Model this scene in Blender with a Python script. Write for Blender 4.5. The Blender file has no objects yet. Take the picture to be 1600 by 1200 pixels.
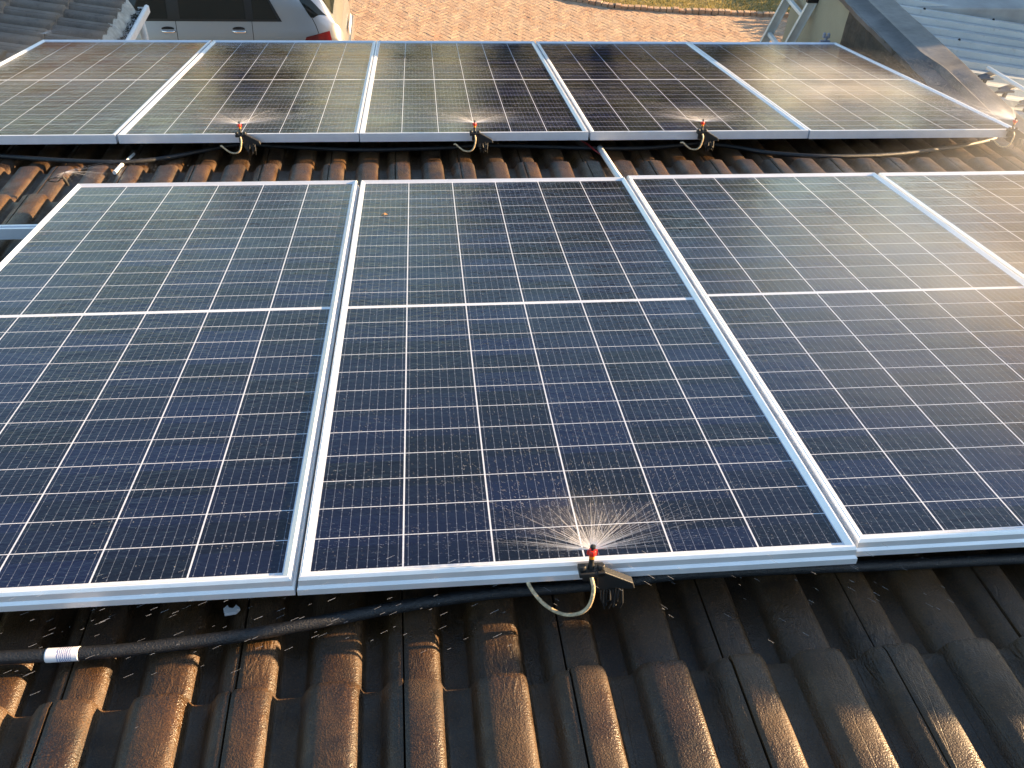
import bpy, bmesh, math, random
from mathutils import Vector, Matrix, Quaternion
R_ = math.radians
random.seed(7)
sc = bpy.context.scene
COL = sc.collection

# ------------------------------------------------------------------ camera, sky, sun, exposure
K = 1.048                       # panel width in metres
S = R_(12.0)                    # roof pitch
CS, SN = math.cos(S), math.sin(S)
Z0 = 4.4875                     # height of the near row's upper edge
def RO(u, v, w):                # roof coordinates (along row, down the slope, out of the roof) to world
    return Vector((u, v*CS + w*SN, Z0 - v*SN + w*CS))
cam = bpy.data.cameras.new('camera'); camo = bpy.data.objects.new('camera', cam); COL.objects.link(camo)
sc.camera = camo
cam.sensor_width = 36; cam.lens = 36*1319.88/1600; cam.clip_start = 0.05; cam.clip_end = 2000
def rdir(a): return Vector((a[0], a[1]*CS + a[2]*SN, -a[1]*SN + a[2]*CS))
rx = rdir((0.99507209, -0.09696025, 0.02074242)); ry = -rdir((-0.03483057, -0.53767416, -0.84243298)); rz = -rdir((0.09283518, 0.83755908, -0.53840173))
camo.matrix_world = Matrix(((rx.x, ry.x, rz.x, 0.25542), (rx.y, ry.y, rz.y, -0.85027), (rx.z, ry.z, rz.z, 5.8), (0, 0, 0, 1)))
SUN_EL, SUN_AZ = R_(11.3), R_(83.3)          # azimuth clockwise from +Y
world = bpy.data.worlds.new("World"); sc.world = world; world.use_nodes = True
wn = world.node_tree; sky = wn.nodes.new('ShaderNodeTexSky'); sky.sky_type = 'NISHITA'; sky.sun_disc = False
sky.sun_elevation = SUN_EL; sky.sun_rotation = SUN_AZ; sky.air_density = 1.0; sky.dust_density = 0.5; sky.ozone_density = 1.3
wn.links.new(sky.outputs[0], wn.nodes['Background'].inputs[0]); wn.nodes['Background'].inputs[1].default_value = 0.08
sl = bpy.data.lights.new('sun', 'SUN'); sl.energy = 5.0; sl.angle = R_(0.53); sl.color = (1.0, 0.67, 0.35)
so = bpy.data.objects.new('sun', sl); COL.objects.link(so)
sd = Vector((math.sin(SUN_AZ)*math.cos(SUN_EL), math.cos(SUN_AZ)*math.cos(SUN_EL), math.sin(SUN_EL)))
so.rotation_euler = sd.to_track_quat('Z', 'Y').to_euler(); so.location = (30, 3, 12)
sc.view_settings.view_transform = 'Standard'; sc.view_settings.look = 'None'; sc.view_settings.exposure = 2.32; sc.view_settings.gamma = 1
sc.cycles.max_bounces = 8; sc.cycles.transparent_max_bounces = 24
sc.cycles.sample_clamp_indirect = 4.0; sc.cycles.use_denoising = True

# ------------------------------------------------------------------ helpers
class MB:
    def __init__(s): s.v = []; s.f = []; s.m = []; s.c = []
    def add(s, vs, fs, mi=0):
        o = len(s.v); s.v += [tuple(v) for v in vs]; s.f += [tuple(i+o for i in f) for f in fs]; s.m += [mi]*len(fs)
    def box(s, a, b, mi=0):
        (x0, y0, z0), (x1, y1, z1) = a, b
        s.add([(x0,y0,z0),(x1,y0,z0),(x1,y1,z0),(x0,y1,z0),(x0,y0,z1),(x1,y0,z1),(x1,y1,z1),(x0,y1,z1)],
              [(0,3,2,1),(4,5,6,7),(0,1,5,4),(1,2,6,5),(2,3,7,6),(3,0,4,7)], mi)
    def tube(s, pts, rad, n=8, mi=0, cap=True):
        pts = [Vector(p) for p in pts]; rr = rad if isinstance(rad, (list, tuple)) else [rad]*len(pts)
        t0 = (pts[1]-pts[0]).normalized(); up = Vector((0,0,1)) if abs(t0.z) < .9 else Vector((1,0,0))
        a = t0.cross(up).normalized(); vs = []; fs = []
        for i, p in enumerate(pts):
            t = (pts[min(i+1, len(pts)-1)]-pts[max(i-1, 0)]).normalized()
            a = (a - t*a.dot(t)).normalized(); b = t.cross(a)
            for k in range(n):
                q = 2*math.pi*k/n; vs.append(p + (a*math.cos(q)+b*math.sin(q))*rr[i])
        for i in range(len(pts)-1):
            for k in range(n): fs.append((i*n+k, i*n+(k+1)%n, (i+1)*n+(k+1)%n, (i+1)*n+k))
        if cap: fs.append(tuple(range(n))[::-1]); fs.append(tuple(range((len(pts)-1)*n, len(pts)*n)))
        s.add(vs, fs, mi)
    def prism(s, poly, axis, a, b, mi=0):       # poly of 2-D points, extruded along axis (0,1,2) from a to b
        n = len(poly)
        def P(q, t): c = list(q); c.insert(axis, t); return tuple(c)
        s.add([P(q, a) for q in poly]+[P(q, b) for q in poly], [tuple(range(n))[::-1], tuple(range(n, 2*n))]+[(i, (i+1)%n, n+(i+1)%n, n+i) for i in range(n)], mi)
    def lathe(s, prof, n=16, mi=0, base=(0,0,0)):
        vs = []; fs = []
        for r, z in prof:
            for k in range(n):
                q = 2*math.pi*k/n; vs.append((base[0]+r*math.cos(q), base[1]+r*math.sin(q), base[2]+z))
        for i in range(len(prof)-1):
            for k in range(n): fs.append((i*n+k, i*n+(k+1)%n, (i+1)*n+(k+1)%n, (i+1)*n+k))
        fs.append(tuple(range(n))[::-1]); fs.append(tuple(range((len(prof)-1)*n, len(prof)*n)))
        s.add(vs, fs, mi)
    def build(s, name, mats, parent=None, smooth=False, bevel=0, fix=True, autosm=None):
        me = bpy.data.meshes.new(name); me.from_pydata(s.v, [], s.f); me.update()
        if not isinstance(mats, (list, tuple)): mats = [mats]
        for m in mats: me.materials.append(m)
        if len(mats) > 1: me.polygons.foreach_set('material_index', s.m)
        if fix:
            bm = bmesh.new(); bm.from_mesh(me); bmesh.ops.recalc_face_normals(bm, faces=bm.faces)
            if autosm:
                for e in bm.edges:
                    if len(e.link_faces) == 2 and e.calc_face_angle(0) > R_(autosm): e.smooth = False
            bm.to_mesh(me); bm.free()
        if smooth or autosm: me.polygons.foreach_set('use_smooth', [True]*len(me.polygons))
        o = bpy.data.objects.new(name, me); COL.objects.link(o)
        if parent: o.parent = parent
        if bevel:
            md = o.modifiers.new('bevel', 'BEVEL'); md.width = bevel; md.segments = 2; md.limit_method = 'ANGLE'
        return o
def tag(o, label=None, cat=None, group=None, kind=None):
    for k, v in (('label', label), ('category', cat), ('group', group), ('kind', kind)):
        if v: o[k] = v
    return o
def empty(name, loc, rot=(0,0,0), **kw):
    o = bpy.data.objects.new(name, None); COL.objects.link(o); o.location = loc; o.rotation_euler = rot; o.empty_display_size = .1
    return tag(o, **kw)
def on_roof(o, u=0, v=0, w=0): o.location = RO(u, v, w); o.rotation_euler = (-S, 0, 0); return o
def copy_tree(o, parent=None):
    c = o.copy(); COL.objects.link(c)
    if parent: c.parent = parent
    for ch in [x for x in bpy.data.objects if x.parent == o]: copy_tree(ch, c)
    return c
def spline(pts, n=6):
    pts = [Vector(p) for p in pts]; out = []
    for i in range(len(pts)-1):
        p0, p1, p2, p3 = pts[max(i-1,0)], pts[i], pts[i+1], pts[min(i+2, len(pts)-1)]
        for k in range(n):
            t = k/n; out.append(0.5*((2*p1)+(p2-p0)*t+(2*p0-5*p1+4*p2-p3)*t*t+(3*p1-p0-3*p2+p3)*t**3))
    out.append(pts[-1]); return out

# node helpers
class NT:
    def __init__(s, name):
        s.mat = bpy.data.materials.new(name); s.mat.use_nodes = True; s.t = s.mat.node_tree; s.b = s.t.nodes['Principled BSDF']; s.out = s.t.nodes['Material Output']
    def n(s, typ, **kw):
        q = s.t.nodes.new(typ)
        for k, v in kw.items(): setattr(q, k, v)
        return q
    def put(s, sock, v):
        if hasattr(v, 'is_output') or isinstance(v, bpy.types.NodeSocket): s.t.links.new(v, sock)
        else:
            if isinstance(v, (tuple, list)) and len(v) == 3 and sock.type == 'RGBA': v = (*v, 1)
            sock.default_value = v
    def m(s, op, a, b=0.0, c=0.0, clamp=False):
        q = s.n('ShaderNodeMath', operation=op, use_clamp=clamp); s.put(q.inputs[0], a); s.put(q.inputs[1], b)
        if op in ('MULTIPLY_ADD', 'COMPARE', 'WRAP', 'SMOOTH_MIN'): s.put(q.inputs[2], c)
        return q.outputs[0]
    def mix(s, f, a, b):
        q = s.n('ShaderNodeMix', data_type='RGBA'); s.put(q.inputs[0], f); s.put(q.inputs[6], a); s.put(q.inputs[7], b); return q.outputs[2]
    def ramp(s, f, *st):
        q = s.n('ShaderNodeValToRGB'); e = q.color_ramp.elements
        while len(e) < len(st): e.new(.5)
        for i, (p, c) in enumerate(st):
            e[i].position = p; e[i].color = (*c, 1) if isinstance(c, (tuple, list)) else (c, c, c, 1)
        s.put(q.inputs[0], f); return q.outputs[0]
    def noise(s, vec, scale, detail=3, rough=.5, dist=0):
        q = s.n('ShaderNodeTexNoise'); s.put(q.inputs['Vector'], vec); q.inputs['Scale'].default_value = scale
        q.inputs['Detail'].default_value = detail; q.inputs['Roughness'].default_value = rough; q.inputs['Distortion'].default_value = dist; return q.outputs[0]
    def map(s, vec, sc_=(1,1,1), loc=(0,0,0), rot=(0,0,0)):
        q = s.n('ShaderNodeMapping'); s.put(q.inputs[0], vec); q.inputs[3].default_value = sc_; q.inputs[1].default_value = loc; q.inputs[2].default_value = rot; return q.outputs[0]
    def obj(s): return s.n('ShaderNodeTexCoord').outputs['Object']
    def pos(s): return s.n('ShaderNodeNewGeometry').outputs['Position']
    def bump(s, h, strength, dist):
        q = s.n('ShaderNodeBump'); s.put(q.inputs['Height'], h); q.inputs['Strength'].default_value = strength; q.inputs['Distance'].default_value = dist; return q.outputs[0]
    def set(s, **kw):
        names = dict(base='Base Color', metal='Metallic', rough='Roughness', ior='IOR', normal='Normal', coat='Coat Weight', coat_rough='Coat Roughness', spec='Specular IOR Level', trans='Transmission Weight', alpha='Alpha')
        for k, v in kw.items(): s.put(s.b.inputs[names[k]], v)
        return s.mat
def simple(name, base, rough=.5, metal=0., var=.15, scale=8, bump=0., bscale=40, **kw):
    q = NT(name); p = q.obj(); nz = q.noise(p, scale, 5, .6)
    dark = tuple(c*(1-var) for c in base); lite = tuple(min(1, c*(1+var)) for c in base)
    q.set(base=q.mix(q.ramp(nz, (.3, 0.), (.7, 1.)), dark, lite), rough=rough, metal=metal, **kw)
    if bump: q.set(normal=q.bump(q.noise(p, bscale, 4, .6), 1.0, bump))
    return q.mat

# ------------------------------------------------------------------ materials
PL = 2.0205*K                   # panel length
MARG = .0215
def glass_material():
    q = NT('solar_glass'); tc = q.n('ShaderNodeTexCoord').outputs['Object']
    sp = q.n('ShaderNodeSeparateXYZ'); q.put(sp.inputs[0], tc); x, y = sp.outputs[0], sp.outputs[1]
    pitch = (K-2*MARG)/6; half = PL/2-.0065-MARG-.004; rp = half/12
    cx = q.m('DIVIDE', q.m('SUBTRACT', x, MARG), pitch)
    dcx = q.m('MULTIPLY', q.m('ABSOLUTE', q.m('SUBTRACT', q.m('FRACT', q.m('ADD', cx, .5)), .5)), pitch)
    colline = q.m('LESS_THAN', dcx, .00155)
    yy = q.m('SUBTRACT', q.m('ABSOLUTE', q.m('SUBTRACT', y, PL/2)), .0065)
    cy = q.m('DIVIDE', yy, rp)
    fy = q.m('FRACT', q.m('ADD', cy, .5))
    dcy = q.m('MULTIPLY', q.m('ABSOLUTE', q.m('SUBTRACT', fy, .5)), rp)
    rowline = q.m('LESS_THAN', dcy, .00092)
    midl = q.m('LESS_THAN', yy, 0.0)
    endl = q.m('GREATER_THAN', yy, half)
    sidel = q.m('LESS_THAN', x, MARG-.0005); sider = q.m('GREATER_THAN', x, K-MARG+.0005)
    line = q.m('MAXIMUM', q.m('MAXIMUM', q.m('MAXIMUM', colline, rowline), q.m('MAXIMUM', midl, endl)), q.m('MAXIMUM', sidel, sider))
    # busbars: nine fine wires a cell, with solder pads near the ends of each half cell
    bx = q.m('FRACT', q.m('MULTIPLY', cx, 9.0)); db = q.m('MULTIPLY', q.m('ABSOLUTE', q.m('SUBTRACT', bx, .5)), pitch/9)
    pads = q.m('LESS_THAN', q.m('ABSOLUTE', q.m('SUBTRACT', dcy, .006)), .0016)
    pads2 = q.m('LESS_THAN', q.m('ABSOLUTE', q.m('SUBTRACT', dcy, .024)), .0012)
    bw = q.m('MULTIPLY_ADD', q.m('MAXIMUM', pads, pads2), .0007, .00038)
    bus = q.m('LESS_THAN', db, bw)
    # cell tint
    fl = q.n('ShaderNodeCombineXYZ'); q.put(fl.inputs[0], q.m('FLOOR', cx)); q.put(fl.inputs[1], q.m('FLOOR', q.m('DIVIDE', y, rp)))
    rnd = q.n('ShaderNodeObjectInfo').outputs['Random']; q.put(fl.inputs[2], q.m('MULTIPLY', rnd, 37.0))
    wnn = q.n('ShaderNodeTexWhiteNoise'); q.put(wnn.inputs[0], fl.outputs[0])
    cell = q.ramp(wnn.outputs[0], (0., (.0034, .0038, .0095)), (.5, (.0044, .0058, .020)), (1., (.0060, .0092, .038)))
    base = q.mix(q.m('MULTIPLY', bus, .42), cell, (.28, .32, .40))
    base = q.mix(line, base, (.56, .60, .68))
    # water film: ripples and beads
    offs = q.n('ShaderNodeVectorMath', operation='ADD'); q.put(offs.inputs[0], tc); cmb = q.n('ShaderNodeCombineXYZ'); q.put(cmb.inputs[0], q.m('MULTIPLY', rnd, 19.)); q.put(offs.inputs[1], cmb.outputs[0])
    pv = offs.outputs[0]
    film = q.noise(q.map(pv, (.6, 1.15, 1)), 24, 2.5, .55, .9)
    beads = q.noise(pv, 170, 2, .6)
    patch = q.ramp(q.noise(pv, 2.2, 3, .55), (.36, .15), (.62, 1.))
    wrink = q.noise(q.map(pv, (.45, 1.2, 1)), 62, 2, .6, 1.4)
    h = q.m('ADD', q.m('ADD', q.m('MULTIPLY', film, q.m('MULTIPLY_ADD', patch, .0010, .0007)), q.m('MULTIPLY', wrink, q.m('MULTIPLY_ADD', patch, .0008, .0002))), q.m('MULTIPLY', beads, q.m('MULTIPLY_ADD', patch, .00026, .00008)))
    nrm = q.bump(h, 1.0, 1.0)
    q.set(base=base, rough=q.m('MULTIPLY_ADD', patch, .05, .045), ior=1.45, normal=nrm)
    return q.mat
M_GLASS = glass_material()
def alu(name, base=(.78,.79,.80), rough=.38, metal=.75):
    q = NT(name); p = q.obj(); st = q.noise(q.map(p, (3, 3, 260)), 6, 3, .6); gr = q.noise(p, 14, 4, .6)
    q.set(base=q.mix(q.ramp(gr, (.35, 0.), (.75, 1.)), tuple(c*.9 for c in base), base), metal=metal, rough=q.m('MULTIPLY_ADD', st, .18, rough-.09)); return q.mat
M_ALU = alu('anodised_aluminium', (.95,.96,.97), .38, .48); M_ALU2 = alu('brushed_aluminium', (.84,.87,.92), .42, .55)
def tile_material(name, c0, c1, c2, r0=.22, r1=.6, wet=True):
    q = NT(name); p = q.obj(); geo = q.n('ShaderNodeNewGeometry'); rnd = q.n('ShaderNodeAttribute', attribute_name='tile_rnd').outputs['Fac']
    big = q.noise(p, 5, 5, .62); grain = q.noise(p, 330, 2, .6); mid = q.noise(p, 55, 4, .65)
    streak = q.noise(q.map(p, (85, 26, 85)), 1.0, 3, .55, 1.2)
    b = q.mix(q.ramp(big, (.32, 0.), (.7, 1.)), c0, c1); b = q.mix(q.m('MULTIPLY', q.ramp(mid, (.45, 0.), (.8, 1.)), .6), b, c2)
    b = q.mix(q.m('MULTIPLY', rnd, .35), b, c0)
    b = q.mix(q.m('MULTIPLY', q.ramp(grain, (.56, 0.), (.70, 1.)), .34), b, tuple(min(1, c*2.2) for c in c2)); b = q.mix(q.m('MULTIPLY', q.ramp(grain, (.30, 1.), (.44, 0.)), .65), b, tuple(c*.35 for c in c0)); b = q.mix(q.m('MULTIPLY', q.ramp(q.noise(p, 13, 5, .7), (.56, 0.), (.70, 1.)), .7), b, tuple(c*.6 for c in c0))
    crack = q.n('ShaderNodeTexVoronoi', feature='DISTANCE_TO_EDGE'); q.put(crack.inputs['Vector'], q.map(p, (24, 1.1, 24))); crack.inputs['Scale'].default_value = 1.0; crack.inputs['Randomness'].default_value = 1.0
    ck = q.m('MULTIPLY', q.m('SUBTRACT', 1.0, q.m('MULTIPLY', crack.outputs[0], 55.0, clamp=True), clamp=True), q.ramp(q.noise(p, 4, 2), (.5, 0.), (.6, 1.)))
    run = q.m('MULTIPLY', streak, q.ramp(q.noise(p, 3.1, 3, .6), (.46, 0.), (.62, 1.)))
    h = q.m('ADD', q.m('MULTIPLY', grain, .0019), q.m('ADD', q.m('MULTIPLY', mid, .0014), q.m('ADD', q.m('MULTIPLY', run, .0052), q.m('MULTIPLY', ck, -.0007))))
    q.set(base=b, rough=q.m('ADD', q.ramp(q.noise(p, 9, 4, .6), (.35, r0), (.65, r1)), q.m('MULTIPLY', grain, .12)), normal=q.bump(h, 1.0, .75), spec=.5)
    return q.mat
M_TILE = tile_material('concrete_roof_tile', (.015,.0085,.004), (.086,.043,.0135), (.078,.036,.0105), .22, .6)
M_TILE2 = tile_material('weathered_roof_tile', (.115,.098,.085), (.20,.168,.14), (.17,.135,.10), .6, .9)
M_BLACK = simple('black_plastic', (.009,.009,.009), .55, bump=.0006, bscale=300)
M_HOSE = simple('wet_black_hose', (.010,.011,.013), .46, var=.6, scale=120, bump=.0022, bscale=300)
M_RED = simple('red_nozzle_plastic', (.75,.035,.02), .35); M_ORANGE = simple('orange_nozzle_plastic', (.85,.27,.02), .35)
M_TUBE = simple('sandy_feeder_tube', (.52,.40,.24), .35, var=.5, scale=160, bump=.001, bscale=260)
M_WHITE = simple('white_plastic', (.74,.74,.72), .45)
M_REDWIRE = simple('red_cable', (.30,.02,.02), .45)
M_TAN = simple('tan_plaster', (.36,.31,.215), .85, var=.14, scale=1.6, bump=.002, bscale=60)
M_WALL = simple('cream_plaster', (.50,.44,.34), .85, var=.08, scale=2, bump=.001)
M_FLASH = simple('weathered_flashing', (.085,.082,.082), .45, var=.6, scale=3.5, bump=.006, bscale=7)
def upstand():
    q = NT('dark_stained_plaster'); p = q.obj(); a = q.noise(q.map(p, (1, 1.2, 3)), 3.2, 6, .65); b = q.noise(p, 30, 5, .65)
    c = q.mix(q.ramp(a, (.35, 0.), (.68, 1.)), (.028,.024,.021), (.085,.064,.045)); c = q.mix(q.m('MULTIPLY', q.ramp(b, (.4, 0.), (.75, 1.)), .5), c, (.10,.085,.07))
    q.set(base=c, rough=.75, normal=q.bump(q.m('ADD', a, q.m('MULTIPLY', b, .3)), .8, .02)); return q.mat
M_UP = upstand()
def sheet():
    q = NT('galvanised_roof_sheet'); p = q.obj(); a = q.noise(q.map(p, (.6, 3, 1)), 3, 5, .65); b = q.noise(p, 22, 5, .7)
    c = q.mix(q.ramp(a, (.3, 0.), (.72, 1.)), (.30,.34,.37), (.46,.49,.50)); c = q.mix(q.m('MULTIPLY', q.ramp(b, (.56, 0.), (.74, 1.)), .5), c, (.20,.18,.16))
    q.set(base=c, metal=.35, rough=.48, normal=q.bump(a, .5, .006)); return q.mat
M_SHEET = sheet()
M_MORTAR = simple('mortar', (.42,.39,.34), .9, var=.3, scale=14, bump=.01, bscale=25)
M_GUTTER = simple('white_gutter_paint', (.74,.73,.72), .4, var=.1, scale=10)
M_DIRT = simple('leaf_litter', (.03,.024,.018), .9, var=.6, scale=40, bump=.01)
def brick_mat():
    q = NT('clay_paver'); p = q.pos(); r = q.n('ShaderNodeAttribute', attribute_name='tile_rnd').outputs['Fac']; a = q.noise(p, 30, 5, .7)
    c = q.ramp(r, (0., (.41,.245,.155)), (.35, (.46,.295,.185)), (.7, (.51,.345,.22)), (1., (.44,.32,.235)))
    c = q.mix(q.m('MULTIPLY', q.ramp(q.noise(p, 2.4, 6, .7), (.40, 0.), (.62, 1.)), .75), c, (.54,.41,.28)); c = q.mix(q.m('MULTIPLY', q.ramp(q.noise(p, 7, 5, .7), (.45, 0.), (.7, 1.)), .55), c, (.30,.19,.125)); c = q.mix(q.m('MULTIPLY', a, .3), c, (.34,.22,.14))
    q.set(base=c, rough=.85, normal=q.bump(q.m('ADD', a, q.noise(p, 9, 4, .7)), 1., .010)); return q.mat
M_BRICK = brick_mat()
M_JOINT = simple('sandy_joint', (.38,.28,.19), .95, var=.3, scale=9)
def grass_mat():
    q = NT('dry_grass'); p = q.pos(); a = q.noise(p, 1.3, 6, .7); b = q.noise(p, 30, 3, .6)
    c = q.mix(q.ramp(a, (.36, 0.), (.62, 1.)), (.26,.23,.07), (.52,.40,.20)); c = q.mix(q.m('MULTIPLY', b, .5), c, (.22,.18,.07))
    q.set(base=c, rough=.95, normal=q.bump(b, 1, .03)); return q.mat
M_GRASS = grass_mat()
M_PAINT = NT('silver_car_paint').set(base=(.44,.46,.49), metal=.8, rough=.28, coat=1.0, coat_rough=.05)
M_CARGLASS = NT('tinted_car_glass').set(base=(.012,.015,.015), rough=.03, ior=1.5)
M_RUBBER = simple('black_rubber', (.015,.015,.015), .7)
M_CHROME = NT('chrome_trim').set(base=(.8,.8,.8), metal=1., rough=.12)
M_TAIL = NT('red_lamp_lens').set(base=(.13,.005,.007), rough=.15, coat=1.)
M_LENS = NT('clear_lamp_lens').set(base=(.7,.72,.74), rough=.08, metal=.3, coat=1.)
M_BARK = simple('tree_bark', (.11,.08,.055), .9, var=.4, scale=12, bump=.03, bscale=14)
def leaf_mat(name, c0, c1):
    q = NT(name); r = q.n('ShaderNodeAttribute', attribute_name='tile_rnd').outputs['Fac']; c = q.mix(r, c0, c1)
    d = q.n('ShaderNodeBsdfDiffuse'); q.put(d.inputs[0], c); t = q.n('ShaderNodeBsdfTranslucent'); q.put(t.inputs[0], q.mix(.5, c, (.16,.15,.03)))
    mx = q.n('ShaderNodeMixShader'); mx.inputs[0].default_value = .35; q.put(mx.inputs[1], d.outputs[0]); q.put(mx.inputs[2], t.outputs[0]); q.put(q.out.inputs[0], mx.outputs[0]); return q.mat
M_LEAF = leaf_mat('green_foliage', (.040,.055,.018), (.12,.125,.038)); M_LEAF2 = leaf_mat('olive_foliage', (.075,.080,.028), (.20,.18,.055))
M_FACEBRICK = simple('face_brick', (.42,.20,.10), .85, var=.25, scale=6)
def spray_mat(name, alpha, col=(.92,.90,.86)):
    q = NT(name); d = q.n('ShaderNodeBsdfDiffuse'); q.put(d.inputs[0], col); t = q.n('ShaderNodeBsdfTranslucent'); q.put(t.inputs[0], col)
    g = q.n('ShaderNodeBsdfGlossy'); g.inputs[1].default_value = .25
    m1 = q.n('ShaderNodeMixShader'); m1.inputs[0].default_value = .55; q.put(m1.inputs[1], d.outputs[0]); q.put(m1.inputs[2], t.outputs[0])
    m2 = q.n('ShaderNodeMixShader'); m2.inputs[0].default_value = .2; q.put(m2.inputs[1], m1.outputs[0]); q.put(m2.inputs[2], g.outputs[0])
    tr = q.n('ShaderNodeBsdfTransparent'); m3 = q.n('ShaderNodeMixShader'); m3.inputs[0].default_value = alpha
    q.put(m3.inputs[1], tr.outputs[0]); q.put(m3.inputs[2], m2.outputs[0]); q.put(q.out.inputs[0], m3.outputs[0]); return q.mat
M_SPRAY = spray_mat('water_jet', .34, (.95,.96,1.)); M_DROP = spray_mat('water_droplet', .40, (.95,.96,1.)); M_BEAD = spray_mat('water_bead', .22, (.93,.96,1.))
def label_mat():
    q = NT('printed_label'); p = q.obj(); w = q.n('ShaderNodeTexWave', wave_type='BANDS', bands_direction='X'); q.put(w.inputs[0], p); w.inputs['Scale'].default_value = 95; w.inputs['Distortion'].default_value = 6; w.inputs['Detail'].default_value = 3
    sp = q.n('ShaderNodeSeparateXYZ'); q.put(sp.inputs[0], p); zone = q.m('LESS_THAN', q.m('ABSOLUTE', q.m('SUBTRACT', sp.outputs[0], .004)), .012)
    ln = q.m('MULTIPLY', q.ramp(w.outputs['Fac'], (.35, 1.), (.5, 0.)), zone)
    q.set(base=q.mix(ln, (.78,.78,.80), (.16,.20,.42)), rough=.4); return q.mat
M_LABEL = label_mat()
def set_rnd(o, vals):            # one random number a face
    a = o.data.attributes.new('tile_rnd', 'FLOAT', 'FACE'); a.data.foreach_set('value', vals)

# ------------------------------------------------------------------ ground
def herringbone():
    mb = MB(); rnd = []; rg = random.Random(3); u = .097; ang = R_(38); ca, sa = math.cos(ang), math.sin(ang)
    N = 118
    for i in range(-N, N):
        for j in range(-N, N):
            md = (i-j) % 4
            if md == 0: a, b, c, d = i, j, i+2, j+1
            elif md == 3: a, b, c, d = i, j, i+1, j+2
            else: continue
            mx, my = (a+c)/2*u, (b+d)/2*u; X = mx*ca-my*sa+1.5; Y = mx*sa+my*ca+12.5
            if not (-7.5 < X < 9.5 and 8.5 < Y < 17.4): continue
            if in_lawn(X, Y): continue
            e = .0016; z = .034+rg.uniform(-.0015, .0015); tx, ty = rg.uniform(-.022, .022), rg.uniform(-.022, .022)
            hx, hy = (c-a)/2*u-e, (d-b)/2*u-e; bv = .003; vs = []
            for zz, k in ((-.01, 0), (z-bv, 0), (z, bv)):
                for sx, sy in ((-1,-1),(1,-1),(1,1),(-1,1)):
                    px, py = mx+sx*(hx-k), my+sy*(hy-k); vs.append((px*ca-py*sa+1.5, px*sa+py*ca+12.5, zz+(sx*tx*hx+sy*ty*hy if zz > 0 else 0)))
            fs = [(8,9,10,11)]
            for q in range(4): fs += [(q, (q+1)%4, 4+(q+1)%4, 4+q), (4+q, 4+(q+1)%4, 8+(q+1)%4, 8+q)]
            mb.add(vs, fs); rnd += [rg.random()]*len(fs)
    o = mb.build('driveway', M_BRICK, fix=False); set_rnd(o, rnd); tag(o, kind='structure')
EDGE = [(0.4, 17.6), (1.6, 15.6), (2.9, 14.93), (3.75, 14.52), (4.89, 14.33), (6.63, 14.17), (9.5, 14.05), (12, 14.0)]
def edge_y(X):
    for (x0, y0), (x1, y1) in zip(EDGE, EDGE[1:]):
        if x0 <= X <= x1: return y0+(y1-y0)*(X-x0)/(x1-x0)
    return 99 if X < EDGE[0][0] else 14.0
def in_lawn(X, Y): return Y > edge_y(X)-.02
gm = MB(); gm.add([(-400,-200,0),(400,-200,0),(400,600,0),(-400,600,0)], [(0,1,2,3)])
tag(gm.build('ground', M_JOINT), kind='structure')
herringbone()
lm = MB(); n = 40; vs = []
for i in range(n+1):
    X = .4+(60-.4)*(i/n)**1.5; vs += [(X, edge_y(X)+.06, .02), (X, 90, .02)]
lm.add(vs, [(2*i, 2*i+2, 2*i+3, 2*i+1) for i in range(n)])
lm.add([(-60, 17.6, .02), (.4, 17.66, .02), (.4, 90, .02), (-60, 90, .02)], [(0,1,2,3)])
tag(lm.build('lawn', M_GRASS), kind='structure')
def grass_blades():
    mb = MB(); rnd = []; rg = random.Random(5)
    for _ in range(26000):
        X = rg.uniform(1.2, 9); Y = edge_y(X)+.06+rg.random()**1.5*3.2
        h = rg.uniform(.03, .11); a = rg.uniform(0, 6.28); w = .006; dx, dy = math.cos(a)*w, math.sin(a)*w; lx, ly = rg.uniform(-.05,.05), rg.uniform(-.05,.05)
        mb.add([(X-dx,Y-dy,.015),(X+dx,Y+dy,.015),(X+lx,Y+ly,h)], [(0,1,2)]); rnd.append(rg.random())
    o = mb.build('grass', leaf_mat('grass_blade', (.24,.22,.075), (.56,.44,.21)), fix=False); set_rnd(o, rnd); tag(o, 'patchy dry grass beyond the brick edging of the driveway', 'grass', kind='stuff')
grass_blades()
def edging():
    mb = MB(); rnd = []; rg = random.Random(8); L = 0
    for (x0, y0), (x1, y1) in zip(EDGE, EDGE[1:]):
        ln = math.hypot(x1-x0, y1-y0); k = max(1, int(ln/.115)); tx, ty = (x1-x0)/ln, (y1-y0)/ln
        for i in range(k):
            t = (i+.5)/k; cx, cy = x0+(x1-x0)*t, y0+(y1-y0)*t; h = .095+rg.uniform(-.012, .012); w = .052; d = .055
            q = [(cx+tx*a*w-ty*b*d, cy+ty*a*w+tx*b*d) for a, b in ((-1,-1),(1,-1),(1,1),(-1,1))]
            mb.prism(q, 2, -.01, h); rnd += [rg.random()]*6
    o = mb.build('brick_edging', M_BRICK, bevel=.008); set_rnd(o, rnd)
    tag(o, 'row of upright bricks edging the driveway against the grass', 'edging')
edging()

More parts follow.
